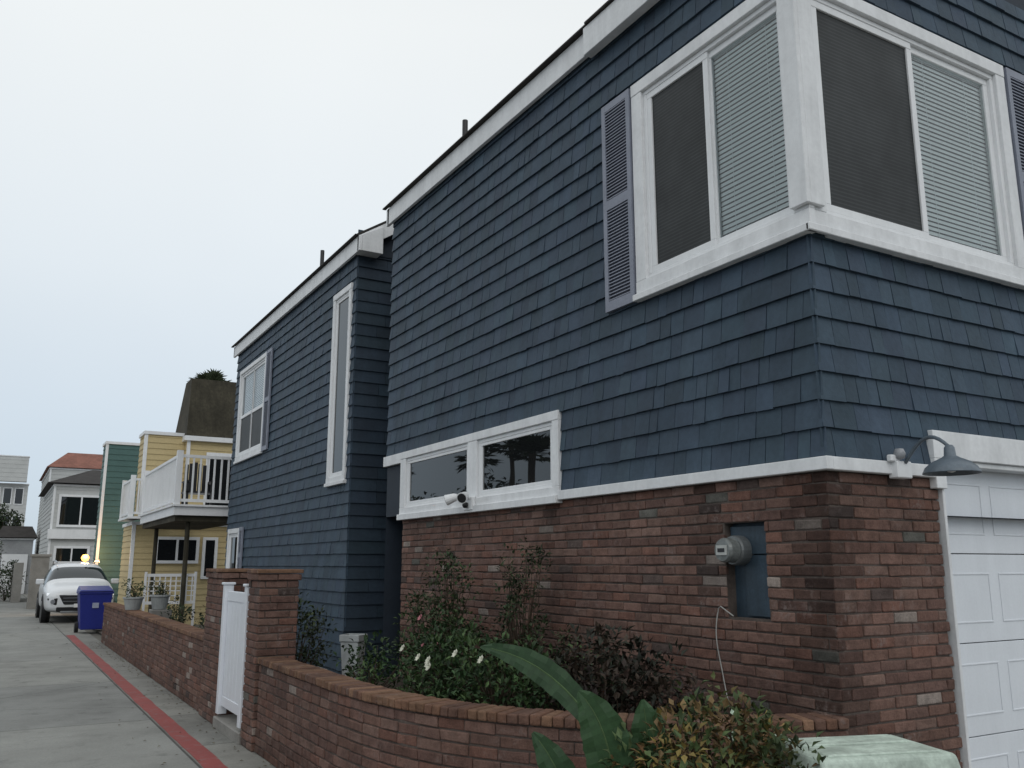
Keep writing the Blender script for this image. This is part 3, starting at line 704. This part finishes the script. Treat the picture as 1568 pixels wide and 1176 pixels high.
mb=MB(); mb.box8([(4.32,25.6,5.132),(10.1,25.6,5.132),(10.1,27.8,5.132),(4.32,27.8,5.132),(4.42,26.0,6.85),(9.8,26.0,6.85),(9.8,26.9,6.85),(4.42,26.9,6.85)])
mb.obj('mansard_roof','roofbrown',yh)
PY=lambda u,n,z:(u,26-.025-n,z)
simplewin(yh,PY,3.85,4.85,1.72,2.28,mull=1,t=.08); simplewin(yh,PY,5.1,5.35,1.3,2.28,t=.08)
simplewin(yh,lambda u,n,z:(u,25.7-.025-n,z),5.0,6.4,2.95,4.6,mull=1)
mb=MB(); mb.box(3.0,4.1,25.3,25.9,2.79,2.848); railing(mb,(3.0,25.2),(3.9,25.2),2.85,1.0); railing(mb,(3.0,25.2),(3.0,27.0),2.85,1.0,posts=(0,1)); mb.box(2.92,3.25,25.1,27.1,2.79,2.847)
mb.box(3.15,4.6,19.5,24.4,2.62,2.8); mb.box(3.1,4.6,19.44,24.4,2.801,2.84); mb.box(4.1,4.6,24.41,25.6,2.7,2.84)
railing(mb,(3.2,19.55),(4.5,19.55),2.841,1.05); railing(mb,(3.2,19.55),(3.2,24.3),2.841,1.05,posts=(0,1))
mb.obj('balcony_railings','white',yh)
mb=MB(); mb.box(3.2,4.6,19.6,24.3,2.5,2.615); mb.tube([(3.5,19.8,0),(3.5,19.8,2.5)],.05); mb.tube([(3.5,24,0),(3.5,24,2.5)],.05); mb.obj('deck_underside','roofbrown',yh)
ch=empty('deck_chair')
mb=MB()
for i in range(5): mb.box(3.65+i*.1,3.73+i*.1,21.5,21.53,3.2,3.95-.03*abs(i-2))
mb.box(3.6,4.2,20.95,21.5,3.2,3.24); 
for x in (3.62,4.15): mb.box(x,x+.05,20.95,21.0,2.84,3.45); mb.box(x,x+.05,21.45,21.5,2.84,3.45); mb.box(x-.03,x+.08,20.9,21.5,3.45,3.48)
mb.obj('chair','black',ch)
mb=MB(); e=empty('white_lattice_fence')
mb.box(2.8,3.75,19.98,20.02,1.36,1.42); mb.box(2.8,3.75,19.98,20.02,.80,.86)
for i in range(9): x=2.83+i*.108; mb.box(x,x+.025,19.985,20.0,.86,1.36)
for i in range(4): z=.96+i*.1; mb.box(2.8,3.75,20.001,20.01,z,z+.02)
mb.box(2.76,2.799,19.96,20.04,.05,1.46); mb.box(3.751,3.79,19.96,20.04,.05,1.46); mb.obj('lattice','white',e)
gh=empty('green_house'); body(gh,3.05,9,33.6,34.6,0,5.75,'green',ex=.2)
wh=empty('white_house'); body(wh,2.0,9,43,52,0,4.95,'cream',ex=.2)
PW_=lambda u,n,z:(u,43-.025-n,z)
simplewin(wh,PW_,2.3,3.9,3.3,4.5,mull=1); simplewin(wh,PW_,2.3,3.5,1.75,2.3,mull=1)
mb=MB(); mb.box(1.9,9.1,42.8,42.96,2.7,3.1); mb.obj('belly_band','white',wh)
mb=MB(); mb.box8([(1.7,42.7,5.08),(9.3,42.7,5.08),(9.3,52.3,5.08),(1.7,52.3,5.08),(3.6,45.5,5.95),(8,45.5,5.95),(8,50,5.95),(3.6,50,5.95)]); mb.obj('hip_roof','roof',wh)
mb=MB(); bricks(mb,lambda u,n,z:(u,42.95-n,z),2.0,5,.02,1.4,ch=.1,bl=.3); mb.obj('brick_skirt','brick',wh)
th=empty('tile_roof_house'); body(th,2.3,9,56,66,0,6.9,'cream',ex=.2)
mb=MB(); mb.box8([(2.1,55.8,7.02),(9.3,55.8,7.02),(9.3,66,7.02),(2.1,66,7.02),(3.2,58,8.1),(8.4,58,8.1),(8.4,64,8.1),(3.2,64,8.1)]); mb.obj('tile_roof','terracotta',th)
dh=empty('distant_building'); body(dh,-3,2.2,95,105,0,9.0,'cream',ex=.4); body(dh,-.5,2.0,94,94.9,9.2,11.5,'cream',ex=.4)
for i in range(5):
    for j in range(3): simplewin(dh,lambda u,n,z:(u,95-.03-n,z),-2.6+i*.95,-2.0+i*.95,2+j*2.6,3.4+j*2.6,t=.08)
gr=empty('small_garage'); body(gr,.2,1.9,58,64,0,3.0,'grey',sid=False)
mb=MB(); mb.box8([(.0,57.7,3.13),(2.1,57.7,3.13),(2.1,64,3.13),(.0,64,3.13),(.3,59,3.8),(1.8,59,3.8),(1.8,63,3.8),(.3,63,3.8)]); mb.obj('roof','roof',gr)
mb=MB(); mb.box(.4,1.7,57.93,57.96,0,2.2); mb.obj('door','white',gr)
mb=MB(); mb.box(1.25,1.85,38,38.5,0,1.9); mb.box(1.2,1.9,37.95,38.55,1.9,2.0); mb.box(1.5,1.8,38.5,42.6,0,1.6); mb.box(.85,1.2,45,50,0,1.7)
mb.obj('concrete_fence','concrete',bevel=.01)
foliage('hedge',[(.6,47,.9,.6,1.2,.8,700),(-.4,52,1.6,.9,1.2,1.2,800)],.16,G2,root=0)
def tree(name,x,y,h,r,n,leaf,cols):
    e=empty(name); st=MB(); mb=MB(); top=Vector((x,y,h*.55))
    st.tube([(x,y,0),(x+.1,y,h*.3),top],[.18,.14,.10],8,(.08,.06,.045))
    for k in range(26):
        v=rv(); p=Vector((x+v.x*r,y+v.y*r,h*.72+v.z*h*.28)); st.tube([top-Vector((0,0,U(0,.8))),top.lerp(p,.5)+Vector((0,0,.1)),p],[.07,.04,.015],5,(.08,.06,.045),caps=False)
        s=U(.6,1.3); cr=r*U(.22,.38)
        for i in range(n//26):
            q=p+rv()*cr; c=random.choice(cols); s2=s*U(.8,1.2); leafquad(mb,q,rv(),Vector((0,0,1)),leaf*U(.7,1.3),leaf*.6,tuple(t*s2 for t in c))
    mb.obj('crown','leaf',e,recalc=False); st.obj('trunk','leaf',e,recalc=False)
tree('tree',.3,70,5.5,1.8,1800,.25,G2)
tree('tree',-12,37,5.6,2.3,1600,.3,G2); tree('tree',-10,43,5.4,2.3,1600,.3,G2); tree('tree',-13.5,31,5.2,1.8,1400,.3,G2)
def palm(name,x,y,h,r,nf=26):
    e=empty(name); st=MB(); st.tube([(x,y,0),(x+.2,y,h*.5),(x+.1,y,h)],[.22,.16,.13],10,(.10,.08,.06)); st.obj('trunk','leaf',e,recalc=False)
    mb=MB(); c=Vector((x+.1,y,h))
    for k in range(nf):
        az=k*2.4+U(-.2,.2); el=U(-.35,1.35); 
        d=Vector((math.cos(az)*math.cos(el),math.sin(az)*math.cos(el),math.sin(el)))
        L_=r*U(.85,1.15)
        stem=[c+d*L_*.5*t+Vector((0,0,-.1*t*t)) for t in (0,.5,1)]
        mb.tube(stem,.022,4,(.09,.12,.06),caps=False); tip=stem[-1]; s=d.cross(Vector((0,0,1))).normalized(); u=s.cross(d)
        sh=U(.6,1.3)
        for j in range(12):
            a=-1.35+2.7*j/11; dd=(d*math.cos(a)+s*math.sin(a)+u*U(-.08,.15)); ln=L_*.5*U(.8,1.1)
            q1=tip+dd*ln*.55; q2=tip+dd*ln+Vector((0,0,-.15*ln)); w=dd.cross(u).normalized()*.06*r/1.3
            mb.face([tip,q1+w,q2,q1-w],tuple(t*sh for t in (.07,.09,.05)))
    mb.obj('fronds','leaf',e,recalc=False)
palm('palm_tree',8.45,45,10.2,1.25); palm('palm_tree',-11.5,32,6.3,1.1,36); palm('palm_tree',-12,34.6,6.9,1.2,36); palm('palm_tree',-11.6,37.2,6.6,1.2,36); palm('palm_tree',-8.5,40,5.9,1.1,30)
mb=MB(); mb.box(-3.5,-3.3,2,60,0,1.7); mb.obj('alley_side_wall','grey')
lh=empty('neighbour_house'); body(lh,-20,-10,58,70,0,5.5,'cream',ex=.2)
# ------------------------------------------------------------ BIN
e=empty('recycling_bin'); bx,by=2.22,24.0
mb=MB(); mb.box8([(bx-.28,by-.3,.1),(bx+.28,by-.3,.1),(bx+.28,by+.3,.1),(bx-.28,by+.3,.1),(bx-.36,by-.38,.95),(bx+.36,by-.38,.95),(bx+.36,by+.4,.95),(bx-.36,by+.4,.95)])
mb.box(bx-.38,bx+.38,by-.40,by+.42,.92,.98); mb.obj('bin_body','binblue',e,bevel=.02,seg=2)
mb=MB(); mb.box8([(bx-.38,by-.43,.985),(bx+.38,by-.43,.985),(bx+.38,by+.42,.985),(bx-.38,by+.42,.985),(bx-.34,by-.38,1.02),(bx+.34,by-.38,1.02),(bx+.34,by+.4,1.10),(bx-.34,by+.4,1.10)]); mb.tube([(bx-.3,by+.47,1.0),(bx+.3,by+.47,1.0)],.02); mb.obj('lid','binblue',e,bevel=.015)
mb=MB(); mb.tube([(bx-.36,by+.3,.13),(bx-.28,by+.3,.13)],.13,16); mb.tube([(bx+.28,by+.3,.13),(bx+.36,by+.3,.13)],.13,16); mb.obj('wheels','tyre',e)
mb=MB(); mb.box8([(bx-.07,by-.378,.60),(bx+.07,by-.378,.60),(bx+.07,by-.36,.60),(bx-.07,by-.36,.60),(bx-.07,by-.385,.72),(bx+.07,by-.385,.72),(bx+.07,by-.36,.72),(bx-.07,by-.36,.72)]); mb.obj('label',surf('bin_label',(.35,.38,.5),.5,.2),e)
# ------------------------------------------------------------ CAR
e=empty('parked_car'); cx0,cy0=2.25,28.1
stn=[(0.0,.74,.36,.70,.84,.60),(.10,.86,.30,.80,.93,.70),(.45,.92,.26,.90,1.01,.76),(1.15,.93,.26,.99,1.10,.78),(1.30,.93,.26,1.00,1.14,.78),(1.95,.93,.26,1.03,1.60,.62),(2.7,.93,.26,1.05,1.67,.63),(3.9,.92,.26,1.07,1.62,.61),(4.45,.90,.30,1.08,1.30,.68),(4.62,.86,.36,1.0,1.08,.70),(4.66,.80,.45,.85,.95,.68)]
bm=bmesh.new(); rows=[]
for (y,w,zb,bl,tp,wt) in stn:
    half=[(w*.85,zb),(w*.97,zb+.12),(w,.62),(w*.985,bl),(wt+.04,tp-.07),(wt*.86,tp-.01),(wt*.4,tp+.015)]
    ring=[(-a,b) for a,b in half]+[(a,b) for a,b in reversed(half)]
    rows.append([bm.verts.new((cx0+a,cy0+y,b)) for a,b in ring])
nn=len(rows[0])
for i in range(len(rows)-1):
    for j in range(nn):
        f_=bm.faces.new((rows[i][j],rows[i][(j+1)%nn],rows[i+1][(j+1)%nn],rows[i+1][j]))
        mi=0
        if i==4 and 3<=j<=9: mi=1
        if i in (5,6) and j in (3,9): mi=1
        if i==7 and 4<=j<=8: mi=1
        if j==nn-1: mi=2
        f_.material_index=mi; f_.smooth=True
bm.faces.new(rows[0]); bm.faces.new(rows[-1])
bmesh.ops.recalc_face_normals(bm,faces=bm.faces)
me=bpy.data.meshes.new('body'); bm.to_mesh(me); bm.free()
for k in('carpaint','carglass','carblack'): me.materials.append(M[k])
o=bpy.data.objects.new('body',me); scene.collection.objects.link(o); o.parent=e
sb=o.modifiers.new('s','SUBSURF'); sb.levels=2; sb.render_levels=2
for yy in (.92,3.75):
    for sx in (-1,1):
        T2=Matrix.Translation((cx0+sx*.80,cy0+yy,.36))@Matrix.Rotation(math.pi/2*sx,4,'Y')
        mb=MB(); mb.lathe(0,0,[(.22,-.1),(.34,-.1),(.36,-.07),(.36,.10),(.34,.13),(.24,.135)],28,T=T2); mb.obj('tyre','tyre',e)
        mb=MB(); mb.lathe(0,0,[(.25,.128),(.235,.14),(.05,.12)],20,T=T2)
        mb.obj('rim','rim',e)
        mb=MB(); T3=Matrix.Translation((cx0+sx*.925,cy0+yy,.38))@Matrix.Rotation(math.pi/2*sx,4,'Y'); mb.lathe(0,0,[(.42,-.12),(.42,.0),(.36,.012),(.36,-.1)],28,T=T3); mb.obj('wheel_arch','carblack',e)
def cb(a,b,c,d,z0,z1,mat,nm,bv=.01):
    mb=MB(); mb.box(cx0+a,cx0+b,cy0+c,cy0+d,z0,z1); mb.obj(nm,mat,e,bevel=bv)
mb=MB(); mb.box8([(cx0-.42,cy0-.02,.52),(cx0+.42,cy0-.02,.52),(cx0+.42,cy0+.1,.52),(cx0-.42,cy0+.1,.52),(cx0-.56,cy0+.0,.78),(cx0+.56,cy0+.0,.78),(cx0+.56,cy0+.12,.78),(cx0-.56,cy0+.12,.78)]); mb.obj('grille','carblack',e,bevel=.02)
for z in (.60,.69): cb(-.45,.45,-.028,-.0,z,z+.012,'rim','grille_bar',.002)
cb(-.6,.6,-.01,.14,.33,.45,'carblack','lower_intake',.02); cb(-.5,.5,-.03,.1,.30,.345,'rim','skid_plate')
cb(-.17,.17,-.05,-.03,.44,.54,'white','number_plate',.003)
hl=emis('headlamp',(.9,.95,1),.35)
for s in (-1,1):
    mb=MB(); 
    mb.box8([(cx0+s*.56,cy0+.02,.74),(cx0+s*.86,cy0+.16,.76),(cx0+s*.86,cy0+.2,.76),(cx0+s*.56,cy0+.1,.74),(cx0+s*.56,cy0+.03,.80),(cx0+s*.86,cy0+.17,.83),(cx0+s*.86,cy0+.22,.83),(cx0+s*.56,cy0+.1,.80)]); mb.obj('daytime_light',hl,e,bevel=.01)
    mb=MB(); mb.box8([(cx0+s*.60,cy0-.0,.50),(cx0+s*.80,cy0+.09,.50),(cx0+s*.80,cy0+.2,.50),(cx0+s*.60,cy0+.1,.50),(cx0+s*.58,cy0-.0,.70),(cx0+s*.84,cy0+.09,.70),(cx0+s*.84,cy0+.2,.70),(cx0+s*.58,cy0+.1,.70)]); mb.obj('headlight','carblack',e,bevel=.02)
    mb=MB(); mb.tube([(cx0+s*.70,cy0+.03,.6),(cx0+s*.70,cy0+.012,.6)],.06,14); mb.obj('lamp_lens','rim',e)
    mb=MB(); mb.box(cx0+s*1.0-.11,cx0+s*1.0+.11,cy0+1.45,cy0+1.55,1.05,1.2); mb.obj('mirror','carpaint',e,bevel=.03,seg=2)
    mb=MB(); mb.tube([(cx0+s*.58,cy0+2.0,1.67),(cx0+s*.60,cy0+2.4,1.73),(cx0+s*.60,cy0+3.6,1.71),(cx0+s*.58,cy0+3.95,1.64)],.018,6); mb.obj('roof_rail','rim',e)
# lit amber lamp on a short post behind the car
e=empty('porch_light'); mb=MB(); mb.lathe(2.66,33.1,[(.0,1.70),(.09,1.74),(.13,1.83),(.09,1.92),(0,1.95)],14); mb.obj('globe',emis('warm_bulb',(1,.42,.10),3.2),e,smooth=True)
mb=MB(); mb.box(2.62,2.70,33.1,33.18,.0,1.70); mb.obj('post','black',e)
pl=bpy.data.lights.new('bulb_light','POINT'); pl.energy=60; pl.color=(1,.55,.22); pl.shadow_soft_size=.12
po=bpy.data.objects.new('bulb_light',pl); scene.collection.objects.link(po); po.location=(2.66,32.85,1.95); po.parent=e
# ------------------------------------------------------------ WORLD, SUN, CAMERA
w=bpy.data.worlds.new("World"); scene.world=w; w.use_nodes=True; nt=w.node_tree; nt.nodes.clear()
out=N(nt,'ShaderNodeOutputWorld'); tc=N(nt,'ShaderNodeTexCoord'); sp=N(nt,'ShaderNodeSeparateXYZ'); L(nt,tc.outputs['Generated'],sp.inputs[0])
cn=noise_node(nt,1.3,4,.5,tc.outputs['Generated'])
r=ramp(nt,sp.outputs[2],[(.0,(.52,.61,.71)),(.10,(.61,.70,.79)),(.30,(.79,.85,.89)),(.55,(.91,.94,.94))])
cl=ramp(nt,cn.outputs[0],[(.3,.95),(.7,1.03)])
bg=N(nt,'ShaderNodeBackground'); L(nt,mixc(nt,'MULTIPLY',1,r.outputs[0],cl.outputs[0]),bg.inputs[0]); bg.inputs[1].default_value=.93
sky=N(nt,'ShaderNodeTexSky',sky_type='NISHITA'); sky.sun_disc=False; sky.sun_elevation=math.radians(35); sky.sun_rotation=math.radians(200)
bg2=N(nt,'ShaderNodeBackground'); L(nt,sky.outputs[0],bg2.inputs[0]); bg2.inputs[1].default_value=.010
ads=N(nt,'ShaderNodeAddShader'); L(nt,bg.outputs[0],ads.inputs[0]); L(nt,bg2.outputs[0],ads.inputs[1]); L(nt,ads.outputs[0],out.inputs[0])
sl=bpy.data.lights.new('sun','SUN'); sl.energy=.4; sl.angle=math.radians(35); sl.color=(1,.97,.93)
so=bpy.data.objects.new('sun',sl); scene.collection.objects.link(so)
d=Vector((math.sin(math.radians(200))*math.cos(math.radians(35)),math.cos(math.radians(200))*math.cos(math.radians(35)),math.sin(math.radians(35))))
so.rotation_euler=d.to_track_quat('Z','Y').to_euler()
cam=bpy.data.cameras.new('camera'); co=bpy.data.objects.new('camera',cam); scene.collection.objects.link(co); scene.camera=co
cam.sensor_width=36; cam.lens=36*1350/1568; cam.clip_end=1500; cam.clip_start=.05
co.location=(0,0,1.6); co.rotation_euler=(math.radians(90+11.6),0,math.radians(-30))
